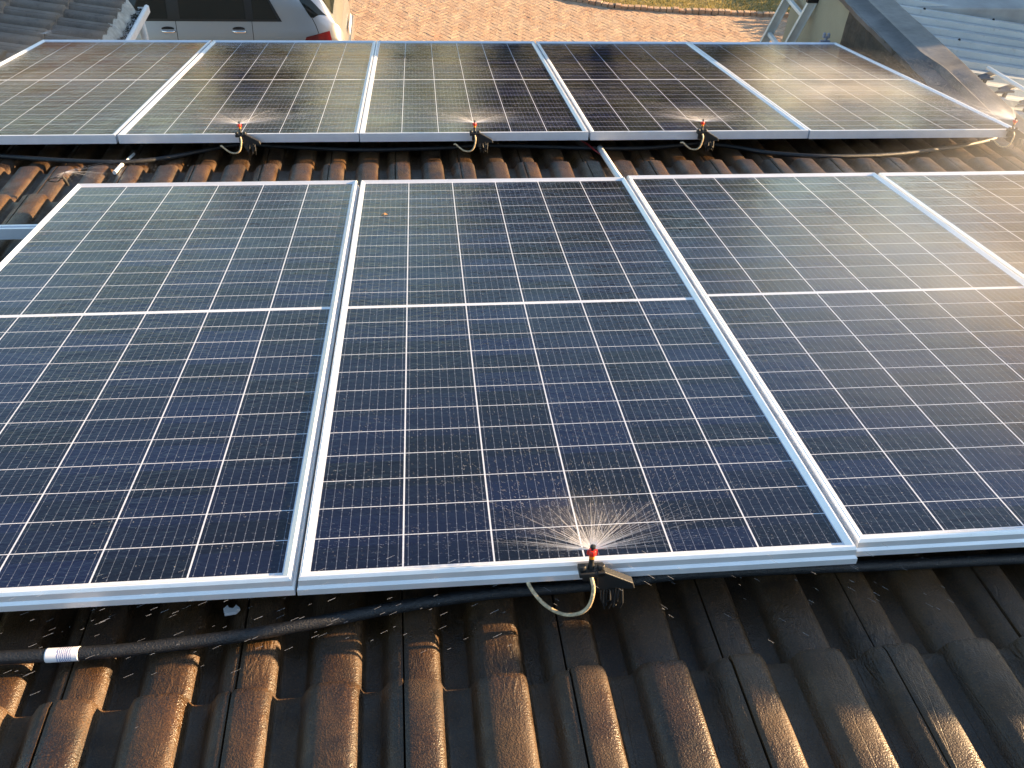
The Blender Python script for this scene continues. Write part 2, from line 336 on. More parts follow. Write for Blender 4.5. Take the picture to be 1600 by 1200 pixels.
# ------------------------------------------------------------------ tiled roofs
PER = .14315; TW = 2*PER; GAUGE = .33*K; THK = .030
PROF = [(0,.024),(.001,.0315),(.004,.0332),(.012,.0342),(.026,.0345),(.040,.0340),(.050,.0325),(.0575,.0290),(.0625,.0215),(.0665,.009),(.070,.001),(.074,-.0005),(.090,-.001),(.106,0),(.1115,.001),
        (.1145,.005),(.1195,.015),(.1255,.0240),(.133,.0298),(.142,.0326),(.154,.0340),(.168,.0346),(.184,.0343),(.196,.0330),(.204,.0294),(.209,.0215),(.213,.009),(.2165,.001),(.220,-.0005),(.232,-.001),(.243,0),(.249,.006),(.2555,.0165),(.262,.0245),(.269,.0290),(.277,.0310),(.2835,.0316),(.2848,.024)]
PROF = [(x*TW/.2863, h) for x, h in PROF]
WV = -.1405                      # valley level, roof coordinates
def tile_field(mb, rnd, u0, u1, v0, v1, keep, seed, shear=-.024, ph=-.0985):
    rg = random.Random(seed); k0 = math.floor((v0/K+.142)/.33); k1 = math.ceil((v1/K+.142)/.33); i0 = math.floor((u0-ph)/TW); i1 = math.ceil((u1-ph)/TW)
    NV = 5
    for k in range(k0, k1):
        va, vb = K*(-.142+.33*k), K*(-.142+.33*(k+1))          # upslope end and lower (butt) end
        for i in range(i0, i1):
            ub = ph+i*TW
            if not keep(ub+TW/2, (va+vb)/2): continue
            du = rg.uniform(-.0005, .0005); dv = rg.uniform(-.006, .006); dw = rg.uniform(-.0012, .0012); tl = rg.uniform(-.0015, .0015); r = rg.random()
            vs = []; fs = []; n = len(PROF)
            for j in range(NV+1):
                v = va-.03 if j == 0 else va+(vb-va)*(j/NV)+dv
                t = (v-va)/(vb-va)
                if j == NV: t = 1
                if j == NV-1: t = .93; v = va+(vb-va)*.955+dv
                for q, (x, h) in enumerate(PROF):
                    ww = WV+h+THK*(t-.5)+dw+tl*(x/TW-.5)*2
                    if j == NV: ww -= .005
                    if j == NV-1: ww += .0015
                    vs.append((ub+x+du+shear*(v+.14), v, ww))
            for q, (x, h) in enumerate(PROF): vs.append((ub+x+du+shear*(vb+.14), vb+dv+.001, WV+h*.9-THK*.6))
            for j in range(NV+1):
                for q in range(n-1): fs.append((j*n+q, j*n+q+1, (j+1)*n+q+1, (j+1)*n+q))
            L = (NV)*n
            mb.add(vs, fs); rnd += [r]*len(fs)
house = empty('tiled_house', (0, 2, 0), label='house under a wet brown concrete tile roof that carries the two solar rows', cat='house')
mb = MB(); rnd = []
tile_field(mb, rnd, -5.6, 6.2, -1.75, 4.95, lambda u, v: (v < 2.55 or u < 3.25), 11)
o = mb.build('roof', M_TILE, fix=False); set_rnd(o, rnd)
bm_ = bmesh.new(); bm_.from_mesh(o.data)
for e in bm_.edges:
    if len(e.link_faces) == 2 and e.calc_face_angle(0) > R_(50): e.smooth = False
for f in bm_.faces: f.smooth = True
bm_.to_mesh(o.data); bm_.free()
o.parent = house; o.matrix_parent_inverse = Matrix.Identity(4); o.location = Vector((0,0,Z0))-Vector((0,2,0)); o.rotation_euler = (-S, 0, 0)
ROOF = o
u_ = MB(); u_.add([(-5.7,-1.9,-.185),(3.2,-1.9,-.185),(3.2,4.9,-.185),(-5.7,4.9,-.185)], [(0,1,2,3)]); u_.add([(3.2,-1.9,-.1851),(6.3,-1.9,-.1851),(6.3,2.5,-.1851),(3.2,2.5,-.1851)], [(0,1,2,3)])
un = u_.build('underlay', simple('roof_underlay', (.02,.02,.02), .9), house); un.location = Vector((0,-2,Z0)); un.rotation_euler = (-S,0,0)
wl = MB(); wl.box((-5.3, -4.6, 0), (3.15, 4.55, 3.2)); w_ = wl.build('wall', M_WALL, house); w_.location = (0,-2,0)
rb = MB(); rb.prism([(-1.75*CS-.001, Z0+1.75*SN-.15), (-5.2, Z0+1.75*SN-.15-.72), (-5.2, Z0-.72), (-1.75*CS, Z0+.2)], 0, -5.6, 6.2); rb_ = rb.build('back_roof_slope', M_TILE, house); rb_.location = (0,-2,0); set_rnd(rb_, [.5]*len(rb_.data.polygons))
fg = MB(); ev = RO(0, 4.99, -.2)
fg.box((-5.5, ev.y-.02, ev.z-.16), (3.18, ev.y+.02, ev.z+.02)); f_ = fg.build('fascia', M_GUTTER, house); f_.location = (0,-2,0)

# unseen block added right of the view to shade the tiles by the clamp
ch = empty('shade_block', RO(3.95, .08, -.14), label='unseen plastered block added at the right of the tile roof to cast shade', cat='shade_block')
b_ = MB(); b_.prism([(-.17, -.25), (.30, -.25), (.30, .775), (.10, .76), (.03, .73), (-.02, .695), (-.10, .63), (-.17, .57)], 0, 0, .45); b_.build('block_body', M_WALL, ch, bevel=.01)
b_ = MB(); b_.box((.12, .19, .74), (.33, .27, .82)); b_.build('block_cap', simple('terracotta', (.35,.15,.08), .8), ch, bevel=.01)

# wing on the left: its own small tile roof falling to the right, white gutter
wing = empty('tiled_outbuilding', (-3.6, 5.6, 0), label='grey tiled outbuilding with mortared eave and white gutter at upper left', cat='outbuilding')
def wing_roof():
    mb = MB(); rnd = []; rg = random.Random(21); sl = .23; n = len(PROF); NV = 4; Ye = 6.13
    Xe = -2.0; ze = 3.19
    for k in range(9):
        for i in range(11):
            yb = Ye-(i+1)*TW; r = rg.random(); dv = rg.uniform(-.006, .006); vs = []; fs = []
            for j in range(NV+2):
                t = min(j, NV)/NV; d = (k+1)*.335-t*.335-(.03 if j == 0 else 0)*-1 + dv
                X = Xe-d
                for q, (x, h) in enumerate(PROF):
                    z = ze+d*sl+h*1.0+THK*(t-.5)-(.03 if j == NV+1 else 0)
                    vs.append((X, yb+x, z))
            for j in range(NV+1):
                for q in range(n-1): fs.append((j*n+q, j*n+q+1, (j+1)*n+q+1, (j+1)*n+q))
            mb.add(vs, fs); rnd += [r]*len(fs)
    o = mb.build('roof', M_TILE2, wing, fix=False); set_rnd(o, rnd); o.location = (3.6, -5.6, 0)
    for p in o.data.polygons: p.use_smooth = True
    m2 = MB(); rg = random.Random(4)              # mortar bedding along the eave, lumpy outline
    y = 3.0; pts = []
    while y < 6.13:
        pts.append((y, .016+.014*math.sin(y*43.9)+.007*math.sin(y*19)+rg.uniform(-.004, .004))); y += .012
    def prof_h(y):
        x = (y-6.13) % TW
        for (x0, h0), (x1, h1) in zip(PROF, PROF[1:]):
            if x0 <= x <= x1: return h0+(h1-h0)*(x-x0)/max(1e-6, x1-x0)
        return .02
    vs = []
    for (y, j) in pts: h = .6*prof_h(y)+.4*prof_h(y+.03); vs += [(-2.03, y, 3.196+h+j*.25), (-1.992+j*.6, y, 3.186+h+j*.15), (-1.966+j*.7, y, 3.165), (-1.950+j*.9, y, 3.118)]
    fs = []
    for i in range(len(pts)-1):
        for q in range(3): fs.append((i*4+q, i*4+q+1, (i+1)*4+q+1, (i+1)*4+q))
    m2.add(vs, fs); o = m2.build('mortar_bedding', M_MORTAR, wing, smooth=True); o.location = (3.6,-5.6,0)
    g = MB(); ya, yb = 3.2, 6.14                  # box gutter
    prof = [(-1.985, 3.14), (-1.985, 3.128), (-1.880, 3.128), (-1.880, 3.160), (-1.886, 3.168), (-1.868, 3.179), (-1.850, 3.169), (-1.850, 3.118), (-1.997, 3.118), (-1.997, 3.14)]
    g.prism(prof, 1, ya, yb); g.box((-1.94, yb-.004, 3.12), (-1.86, yb+.003, 3.158))
    o = g.build('gutter', M_GUTTER, wing, bevel=.004); o.location = (3.6,-5.6,0)
    lt = MB(); rg = random.Random(6)
    for _ in range(600):
        x, y = rg.uniform(-1.95, -1.885), rg.uniform(4.9, 6.12); a = rg.uniform(0, 6.28); q = rg.uniform(.012, .03); z = 3.140+rg.uniform(-.01, .015)
        lt.add([(x, y, z), (x+math.cos(a)*q, y+math.sin(a)*q, z+rg.uniform(-.01,.015)), (x-math.sin(a)*q*.5, y+math.cos(a)*q*.5, z+rg.uniform(-.01,.01))], [(0,1,2)])
    o = lt.build('leaf_litter', M_DIRT, wing, fix=False); o['kind'] = 'stuff'; o.location = (3.6,-5.6,0)
    w = MB(); w.box((-5.5, 3.2, 0), (-2.15, 6.0, 3.1)); o = w.build('wall', M_WALL, wing); o.location = (3.6,-5.6,0)
    pl = MB(); pl.tube([(-1.925, 6.08, 3.115), (-1.925, 6.08, 2.9), (-2.08, 6.04, 2.75), (-2.09, 6.04, .1)], .03, 10); o = pl.build('downpipe', M_GUTTER, wing, smooth=True); o.location = (3.6,-5.6,0)
wing_roof()

# ------------------------------------------------------------------ garage on the right
gar = empty('garage', (4.6, 4, 0), label='tan walled garage with corrugated metal roof behind a dark parapet', cat='garage')
def gpart(mb, name, mat, **kw):
    o = mb.build(name, mat, gar, **kw); o.location = (-4.6, -4, 0); return o
m = MB(); m.box((3.25, 4.89, 0), (3.47, 5.95, 3.655)); m.box((3.47, 5.75, 0), (7.6, 5.949, 3.32)); m.box((7.4, 1.0, 0), (7.6, 5.749, 3.0)); gpart(m, 'wall', M_TAN, bevel=.012)
m = MB(); NY = 40; vs = []; fs = []      # parapet upstand with slightly uneven face
for i in range(NY+1):
    y = 2.25+(4.885-2.25)*i/NY
    for j, z in enumerate((2.6, 3.0, 3.2, 3.4, 3.55, 3.67)):
        vs.append((3.215+random.uniform(-.006,.006), y, z))
fs = [(i*6+j, i*6+j+1, (i+1)*6+j+1, (i+1)*6+j) for i in range(NY) for j in range(5)]
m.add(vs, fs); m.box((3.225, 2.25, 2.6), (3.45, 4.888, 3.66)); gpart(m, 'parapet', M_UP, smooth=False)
m = MB(); NY = 60; vs = []; rg = random.Random(9)
for i in range(NY+1):
    y = 2.3+(5.97-2.3)*i/NY; wob = .006*math.sin(y*5)+rg.uniform(-.003,.003); near = max(0, min(1, (4.05-y)/.25))
    crest = .025+.02*near
    vs += [(3.207+wob, y, 3.640), (3.209+wob, y, 3.668-.010*near), (3.30+.03*near, y, 3.675+.012*near), (3.335+.02*near, y, 3.675+crest), (3.38+.02*near, y, 3.695+wob*.4), (3.50+wob*.6, y, 3.712), (3.525+wob*.6, y, 3.705), (3.532+wob*.6, y, 3.62)]
m.add(vs, [(i*8+j, i*8+j+1, (i+1)*8+j+1, (i+1)*8+j) for i in range(NY) for j in range(7)]); gpart(m, 'parapet_flashing', M_FLASH, autosm=35)
def corr():
    m = MB(); prof = []; y = 2.0; pit = .176
    while y < 5.0:
        prof += [(y, 0), (y+.066, 0), (y+.074, .006), (y+.082, 0), (y+.120, 0), (y+.131, .034), (y+.160, .034), (y+.171, 0)]; y += pit
    prof.append((y, 0)); vs = []; n = len(prof)
    for X in (3.44, 4.4, 5.4, 6.4, 7.7):
        for (yy, h) in prof: vs.append((X, yy, 3.635-.13*(X-3.44)+h))
    m.add(vs, [(i*n+j, i*n+j+1, (i+1)*n+j+1, (i+1)*n+j) for i in range(4) for j in range(n-1)])
    return gpart(m, 'roof_sheet', M_SHEET, fix=False)
corr()
rg = random.Random(2)
for i in range(17):
    for X in (3.8, 4.35):
        if rg.random() < .5: continue
        m = MB(); y = 2.0+.176*i+.1455; z = 3.635-.13*(X-3.44)+.034; m.lathe([(.009, 0), (.009, .004), (.005, .010)], 8, base=(X, y, z)); gpart(m, 'roof_screw', M_BLACK)
m = MB(); m.prism([(5.09, 3.45), (5.95, 3.45), (5.95, 3.60), (5.09, 3.585)], 0, 3.471, 7.6); gpart(m, 'front_coping', simple('grey_coping', (.34,.34,.33), .7, var=.2, scale=4), bevel=.01)
# pale pipe, and dark flat plates in place of the dark marks beside it
pp = empty('roof_pipe', (3.70, 3.6, 3.60), label='pale pipe above the corrugated roof with dark flat plates beside it', cat='pipe')
m = MB(); m.tube([(-.012, .285, .08), (.063, -.009, .08), (.165, -.42, .08)], .012, 10); m.build('pipe', M_WHITE, pp, smooth=True)
mb_dark = simple('dark_plate_metal', (.060,.070,.085), .6)
for k in range(4):
    y0 = .262-.168*k; x0 = .002+.0415*k
    m = MB(); m.prism([(x0-.155, y0-.095), (x0-.085, y0-.050), (x0-.10, y0-.040), (x0+.02, y0+.018), (x0+.025, y0-.025), (x0-.04, y0-.062), (x0-.02, y0-.085)], 2, .052, .062); m.box((x0-.05, y0-.055, -.02), (x0-.035, y0-.035, .053)); m.build('flat_plate', mb_dark, pp)

# ladder leaning on the garage wall
lad = empty('ladder', (2.2, 5.68, 0), label='white aluminium ladder leaning against the tan garage wall', cat='ladder')
lx = lambda z: .30*z - .03
for yy in (-.19, .19):
    m = MB(); sgn = 1 if yy > 0 else -1
    for (a, b, c, d) in ((-.036, -.032, -.014, .014), (.032, .036, -.014, .014), (-.032, .032, -.0015, .0015)):
        m.add([(lx(0)+a, yy+c, 0), (lx(0)+b, yy+c, 0), (lx(0)+b, yy+d, 0), (lx(0)+a, yy+d, 0), (lx(3.5)+a, yy+c, 3.5), (lx(3.5)+b, yy+c, 3.5), (lx(3.5)+b, yy+d, 3.5), (lx(3.5)+a, yy+d, 3.5)], [(0,3,2,1),(4,5,6,7),(0,1,5,4),(1,2,6,5),(2,3,7,6),(3,0,4,7)])
    r = m.build('stile', simple('ladder_aluminium', (.66,.66,.64), .45, .4), lad)
    m = MB(); m.box((lx(3.45)-.04, yy-.018, 3.47), (lx(3.45)+.045, yy+.018, 3.53)); m.build('end_cap', M_BLACK, r)
for k in range(12):
    z = .28+.28*k; m = MB(); m.box((lx(z)-.016, -.188, z-.014), (lx(z)+.016, .188, z+.014)); m.build('rung', M_WHITE, lad, bevel=.004)

# ------------------------------------------------------------------ solar panels
FD = .0386
def frame_mesh(grooved):
    # profile: (inset from outer edge, height); outer face then lip then inner slope
    if grooved: pr = [(0.0, -FD), (0.0, -.0255), (.0040, -.0195), (.0040, -.0065), (.0062, -.0018), (.0072, 0), (.0095, 0), (.0102, .0006), (.0110, 0), (.0205, -.0072), (.0205, -.0085)]
    else: pr = [(0.0, -FD), (0.0, -.0012), (.0012, 0), (.0098, 0), (.0205, -.0070), (.0205, -.0085)]
    mb = MB(); n = len(pr); vs = []
    for (sx, sy) in ((0,0),(1,0),(1,1),(0,1)):
        for d, h in pr: vs.append((K-d if sx else d, PL-d if sy else d, h))
    fs = [(c*n+j, ((c+1)%4)*n+j, ((c+1)%4)*n+j+1, c*n+j+1) for c in range(4) for j in range(n-1)]
    mb.add(vs, fs); return mb
def make_panel(grooved, label, group):
    t = empty('solar_panel', (0,0,0), label=label, cat='solar panel', group=group)
    frame_mesh(grooved).build('frame', M_ALU if grooved else M_ALU2, t)
    g = MB(); e = .019; g.add([(e, e, -.0074), (K-e, e, -.0074), (K-e, PL-e, -.0074), (e, PL-e, -.0074)], [(0,1,2,3)]); g.build('glass', M_GLASS, t)
    b = MB(); b.add([(e,e,-.014),(K-e,e,-.014),(K-e,PL-e,-.014),(e,PL-e,-.014)], [(0,1,2,3)]); b.build('backsheet', M_WHITE, t)
    return t
GAPN = .0042
near_x = [(-1, -K-GAPN, .001, 'near row solar panel at the left, its back corner wetted by a small side jet'),
          (0, 0, 0, 'middle panel of the near row with a red tipped sprinkler clamped to its edge'),
          (1, K+.0035, .0185, 'near row solar panel just right of the one with the clamped sprinkler'),
          (2, 2*K+.010, .016, 'near row solar panel cut off by the right edge of the view')]
proto = make_panel(True, near_x[0][3], 'solar panels of the near row'); panels = {}
for i, (k, u, v, lab) in enumerate(near_x):
    p = proto if i == 0 else copy_tree(proto); p['label'] = lab; on_roof(p, u, v, 0); panels['n%d' % k] = p
# thin white border strip with ribbon segments next to the near lip is part of the glass; far row: plain frames
far_x = [(0, -2.1475, 2.764, 'far row solar panel at the left end beside the grey tiled outbuilding'),
         (1, -1.0885, 2.764, 'far row solar panel second from the left, in front of the silver car'),
         (2, -.0365, 2.760, 'middle panel of the far row with a sprinkler at its near edge'),
         (3, 1.0215, 2.757, 'far row solar panel second from the right, next before the misted one'),
         (4, 2.0735, 2.750, 'far row solar panel at the right end beside the dark parapet, veiled by mist')]
proto2 = make_panel(False, far_x[0][3], 'solar panels of the far row')
for i, (k, u, v, lab) in enumerate(far_x):
    p = proto2 if i == 0 else copy_tree(proto2); p['label'] = lab; on_roof(p, u, v, -.006); panels['f%d' % k] = p

# mounting rails, conduit, cable, pipe stub
def rail(u0, u1, v, lab):
    o = MB(); o.prism([(-.02, 0), (.02, 0), (.02, .038), (.008, .038), (.008, .030), (-.008, .030), (-.008, .038), (-.02, .038)], 0, u0, u1)
    r = o.build('mounting_rail', M_ALU2); on_roof(r, 0, v, -.0808); tag(r, lab, 'rail', 'aluminium rails under the panels'); return r
rail(-1.62, 3.2, 1.80, 'aluminium rail sticking out left from under the near row of panels')
rail(-1.05, 3.2, .42, 'aluminium rail hidden under the near part of the front panels')
rail(-2.1, 3.1, 3.25, 'aluminium rail under the near part of the far row')
rail(-2.1, 3.1, 4.35, 'aluminium rail under the far part of the far row')
c = MB(); c.tube([(0, .36, 0), (.004, .0, 0), (.012, -.18, 0)], .0135, 10); c = c.build('conduit_pipe', M_WHITE, smooth=True); on_roof(c, 1.073, 2.42, -.088); tag(c, 'pale conduit pipe running between the two panel rows', 'pipe')
c = MB(); c.tube(spline([(0, .22, 0), (.03, .12, .004), (.05, .04, .0), (.075, 0, -.01)]), .003, 6); c = c.build('red_cable', M_REDWIRE, smooth=True); on_roof(c, .99, 2.70, -.085); tag(c, 'thin red cable in the shade by the pale conduit', 'cable')
c = MB(); c.tube([(.004, .30, -.012), (.005, .14, -.004), (.006, .10, 0)], .006, 8); c.tube([(.006, .11, .0), (.006, .005, .0)], .0085, 10); c = c.build('pipe_stub', M_WHITE, autosm=40); on_roof(c, -1.062, 2.53, -.100); tag(c, 'short white pipe stub on the tiles behind the left near panel', 'pipe')
c = MB(); c.prism([(0,0),(.02,.003),(.026,.012),(.018,.02),(.014,.012),(.006,.014),(.002,.02),(-.004,.012)], 2, 0, .007); c = c.build('plastic_clip', M_WHITE); on_roof(c, -.142, .022, -.104); tag(c, 'tiny white plastic clip lying on the dark tiles', 'clip')
c = MB(); c.add([(-.012,0,0),(0,-.007,.004),(.013,.002,.001),(.002,.009,.005)], [(0,1,2,3)]); c.add([(-.012,0,-.001),(0,-.007,.003),(.013,.002,0),(.002,.009,.004)], [(3,2,1,0)]); c = c.build('fallen_leaf', simple('brown_leaf', (.42,.22,.09), .6)); on_roof(c, .104, 1.762, -.006); tag(c, 'small brown leaf stuck on the glass of the middle near panel', 'leaf')

# ------------------------------------------------------------------ hoses
NH = [(-.70,-.056),(-.566,-.056),(-.503,-.057),(-.397,-.057),(-.292,-.053),(-.185,-.043),(-.076,-.033),(.058,-.014),(.174,.005),(.293,.022),(.391,.031),(.49,.035),(.591,.04),(.708,.049),(.836,.047),(.967,.046),(1.166,.045),(1.436,.039),(1.9,.03),(2.6,.02)]
FH = [(-2.3,2.86),(-1.788,2.819),(-1.61,2.777),(-1.31,2.687),(-1.061,2.661),(-.888,2.727),(-.717,2.843),(-.583,2.898),(-.375,2.862),(-.05,2.814),(.185,2.807),(.363,2.831),(.491,2.867),(.726,2.841),(1.026,2.802),(1.273,2.805),(1.466,2.83),(1.585,2.857),(1.742,2.801),(1.87,2.717),(2.122,2.641),(2.482,2.669),(2.866,2.779),(3.07,2.87),(3.148,2.93)]
def hose(pts, r, lab, w=-.094):
    m = MB(); m.tube(spline([(u, v, w+.003*math.sin(u*9)) for u, v in pts], 8), r, 12); o = m.build('irrigation_hose', M_HOSE, smooth=True); on_roof(o); tag(o, lab, 'hose'); return o
h1 = hose(NH, .0118, 'wet black hose with a white printed label lying on the tiles nearest the camera', -.0915)
h2 = hose(FH, .0105, 'black hose lying in the tile gap between the two rows of panels', -.096)
sp = [p for p in spline([(u, v, -.0915+.003*math.sin(u*9)) for u, v in NH], 60) if -.4245 < p.x < -.3705]; c0 = sp[len(sp)//2].copy()
m = MB(); m.tube([p-c0 for p in sp], [.0123]*len(sp), 20); lb = m.build('printed_label', M_LABEL, h1, smooth=True, fix=True); lb.location = c0

# ------------------------------------------------------------------ sprinklers
def sprinkler(u, v, w, lab, far=False, rz=0, group='clamped sprinklers along the panel edges', kind=0):
    t = empty('sprinkler', RO(u, v, w), (-S, 0, rz), label=lab, cat='sprinkler', group=group); t.scale = (1.18, 1.1, 1.18)
    m = MB()                                     # clamp bar with two knobs and the triangular spring plate
    m.box((-.019, -.030, -.006), (.021, -.004, .003)); m.box((-.010, -.012, -.030), (.022, -.003, -.004))
    m.prism([(.008, .004), (.020, .004), (.066, -.022), (.070, -.034), (.060, -.034), (.034, -.030), (.022, -.034), (.010, -.030)], 1, -.030, -.014)
    m.prism([(.006, -.028), (.040, -.034), (.046, -.046), (.020, -.054), (.004, -.050)], 1, -.016, .012)
    m.box((-.008, -.004, -.034), (.020, .018, -.0285)) if False else None
    cb = m.build('clamp', M_BLACK, t, bevel=.0015)
    m = MB()
    for k in range(8):
        x = .016+k*.0048; m.tube([(x, -.030, -.032), (x+random.uniform(-.003,.003), -.034-.003*(k%2), -.048-.008*(k%3)), (x+random.uniform(-.006,.004), -.032, -.058-.007*((k*2)%3))], .0016, 5)
    m.build('jaw_teeth', M_BLACK, cb)
    for x in (-.014, .015):
        m = MB(); m.lathe([(.004, 0), (.0062, .0015), (.0062, .007), (.005, .0085)], 12, base=(x, -.019, .003)); m.build('knob', M_BLACK, t, autosm=40)
    m = MB(); m.lathe([(.0052, -.004), (.0052, .010), (.0042, .012), (.0042, .023)], 12, base=(0, -.016, 0)); m.build('riser', M_BLACK, t, autosm=40)
    m = MB(); m.lathe([(.0038, 0), (.0046, .002), (.0046, .008)], 12, base=(0, -.016, .0225)); m.build('nozzle_base', M_ORANGE, t, autosm=40)
    m = MB(); m.lathe([(.0055, 0), (.0066, .002), (.0066, .0075), (.0050, .010)], 12, base=(0, -.016, .030)); m.box((.0052, -.018, .031), (.0080, -.014, .039)); m.box((-.0080, -.018, .032), (-.0052, -.014, .040)); nz = m.build('nozzle', M_RED, t, autosm=40)
    m = MB(); m.lathe([(.0022, 0), (.0022, .005), (.0045, .0055), (.0045, .008), (.001, .0095)], 10, base=(0, -.016, .040)); m.build('deflector_cap', M_BLACK, nz, autosm=40)
    m = MB()
    if kind == 0: pts = [(-.001,-.030,-.004), (.002,-.040,-.022), (-.004,-.046,-.050), (-.020,-.046,-.066), (-.045,-.040,-.070), (-.070,-.028,-.060), (-.088,-.012,-.044), (-.096,.004,-.034)]
    else: pts = [(0,-.030,-.004), (.002,-.038,-.020), (-.006,-.042,-.050), (-.022,-.042,-.062), (-.044,-.038,-.060), (-.062,-.034,-.048), (-.074,-.030,-.038), (-.080,-.016,-.042)]
    m.tube(spline(pts, 6), .0032, 8); m.build('feeder_tube', M_TUBE, t, smooth=True)
    return t
sprinkler(.528, .002, .002, 'black clamped sprinkler with red nozzle on the middle near panel, nearest the camera')
sprinkler(-.555, 2.762, -.004, 'black clamped sprinkler with red nozzle on the far panel in front of the car', kind=1)
sprinkler(.483, 2.758, -.004, 'black clamped sprinkler with red nozzle on the middle panel of the far row', kind=1)
sprinkler(1.541, 2.755, -.004, 'black clamped sprinkler with red nozzle on the far panel second from right', kind=1)
sprinkler(3.075, 2.748, -.004, 'misted sprinkler on the right end corner of the far row, by the parapet', kind=1)
# nozzle on a wire loop at the back corner of the left near panel
t = empty('sprinkler', RO(-1.176, 2.34, -.085), (-S, 0, R_(150)), label='small black nozzle tied round a tile at the back corner of the left near panel', cat='sprinkler', group='clamped sprinklers along the panel edges')
m = MB(); m.tube(spline([(-.0,.0,.035), (.02,.01,.042), (.05,.02,.036), (.075,.02,.015), (.06,.0,.0), (.03,-.012,.02), (.0,-.01,.03)]), .0028, 6); m.build('wire_loop', M_BLACK, t, smooth=True)
m = MB(); m.lathe([(.006, -.01), (.007, .02), (.005, .03), (.003, .04)], 10, base=(0, 0, .01)); m.build('nozzle', M_BLACK, t, autosm=40)
# two plain risers at the far corners
for (u, v, lab) in ((-2.15, 4.90, 'grey riser at the far left corner of the far panel row'), (3.10, 4.99, 'grey riser with two taps at the far right corner of the far panel row')):
    t = empty('sprinkler', RO(u, v, -.09 if u > 0 else -.17), (-S, 0, 0), label=lab, cat='sprinkler', group='clamped sprinklers along the panel edges')
    gm_ = simple('grey_plastic', (.30,.30,.34), .5)
    m = MB(); m.lathe([(.022, 0), (.022, .05), (.012, .06), (.012, .10)], 12); m.box((-.04, -.012, .055), (.03, .012, .075)); m.build('riser', gm_, t, autosm=40)
    for x in (-.016, .016):
        m = MB(); m.lathe([(.007, 0), (.011, .004), (.011, .03), (.006, .035)], 12, base=(x, 0, .09 if x < 0 else .088)); m.build('tap', gm_, t, autosm=40)

# ------------------------------------------------------------------ water
def spray(u, v, w, lab, njet, reach, a0, a1, el, seed, ndrop=1.0, jl=1.0, rad=1.0, short=1.0):
    rg = random.Random(seed); mb = MB(); rnd = []
    def streak(p, q, r0, r1):
        p, q = Vector(p), Vector(q); t = (q-p).normalized(); a = t.cross(Vector((0,0,1))).normalized(); b = t.cross(a)
        vs = []
        for c, r in ((p, r0), (q, r1)):
            for k in range(3): an = k*2.0944; vs.append(c+(a*math.cos(an)+b*math.sin(an))*r)
        mb.add(vs, [(0,1,4,3),(1,2,5,4),(2,0,3,5)])
    for j in range(njet):
        az = R_(a0+(a1-a0)*((j+rg.random())/njet)); e = R_(rg.uniform(*el)); L = reach*rg.uniform(.55, 1.1)
        dx, dy, dz = math.cos(az)*math.cos(e), math.sin(az)*math.cos(e), math.sin(e)
        fall = (math.sin(e)*L+.03)/(L*L)
        def at(s): return (dx*s, dy*s, max(dz*s-fall*s*s, -.045))
        s = .006; Lj = jl*(.02+.13*rg.random()**2.2)
        side = abs(math.cos(az)) > .78; Lj *= 1.7 if side else .9
        prev = at(s); r = rg.uniform(.00016, .00036)*rad*(1.25 if side else 1)
        while s < Lj:
            s2 = s+.02; q = at(s2); streak(prev, q, r, r*.9); r *= .84; prev = q; s = s2
        nd = int(L*ndrop*rg.uniform(28, 60))
        for _ in range(nd):
            s = Lj*.7+(L-Lj)*rg.random()**1.7; c = at(s); k = .015+.085*s; c = (c[0]+rg.gauss(0, k*.35), c[1]+rg.gauss(0, k*.35), max(c[2]+rg.gauss(0, k*.16), -.003 if v > 0 else -.1))
            ln = rg.uniform(.0012, .005); t2 = at(s+.03); t1 = at(s); d = Vector(t2)-Vector(t1); d.normalize(); q = (c[0]+d.x*ln, c[1]+d.y*ln, c[2]+d.z*ln); rr = rg.uniform(.00007, .00020)*rad
            streak(c, q, rr, rr*.6)
    o = mb.build('water_spray', M_SPRAY, fix=False); on_roof(o, u, v, w); tag(o, lab, 'water spray', kind='stuff'); return o
spray(.528, -.014, .049, 'fan of fine water jets from the nearest sprinkler', 230, 1.0, -6, 186, (1, 15), 1, .75)
spray(-.555, 2.746, .043, 'fan of water from the sprinkler in front of the car', 120, .8, -4, 184, (1, 10), 2, 1.0, 3.2, 1.25)
spray(.483, 2.742, .043, 'fan of water from the middle far sprinkler', 120, .8, -4, 184, (1, 10), 3, 1.0, 3.2, 1.25)
spray(1.541, 2.739, .043, 'fan of water from the far sprinkler second from right', 120, .8, -4, 184, (1, 10), 4, 1.0, 3.2, 1.25)
spray(3.075, 2.732, .043, 'dense misty spray from the right end sprinkler', 170, 1.6, 60, 190, (2, 20), 5, 2.6, 3.2, 1.7)
spray(-1.176, 2.34, -.03, 'small spray from the nozzle behind the left near panel', 46, .6, -95, 12, (2, 16), 6, 1.6, 2.2, 1.1)
spray(-2.14, 4.88, .03, 'spray fountain at the far left corner of the far row', 44, .40, -100, 60, (6, 24), 7, 2.2, 1.0, .9)
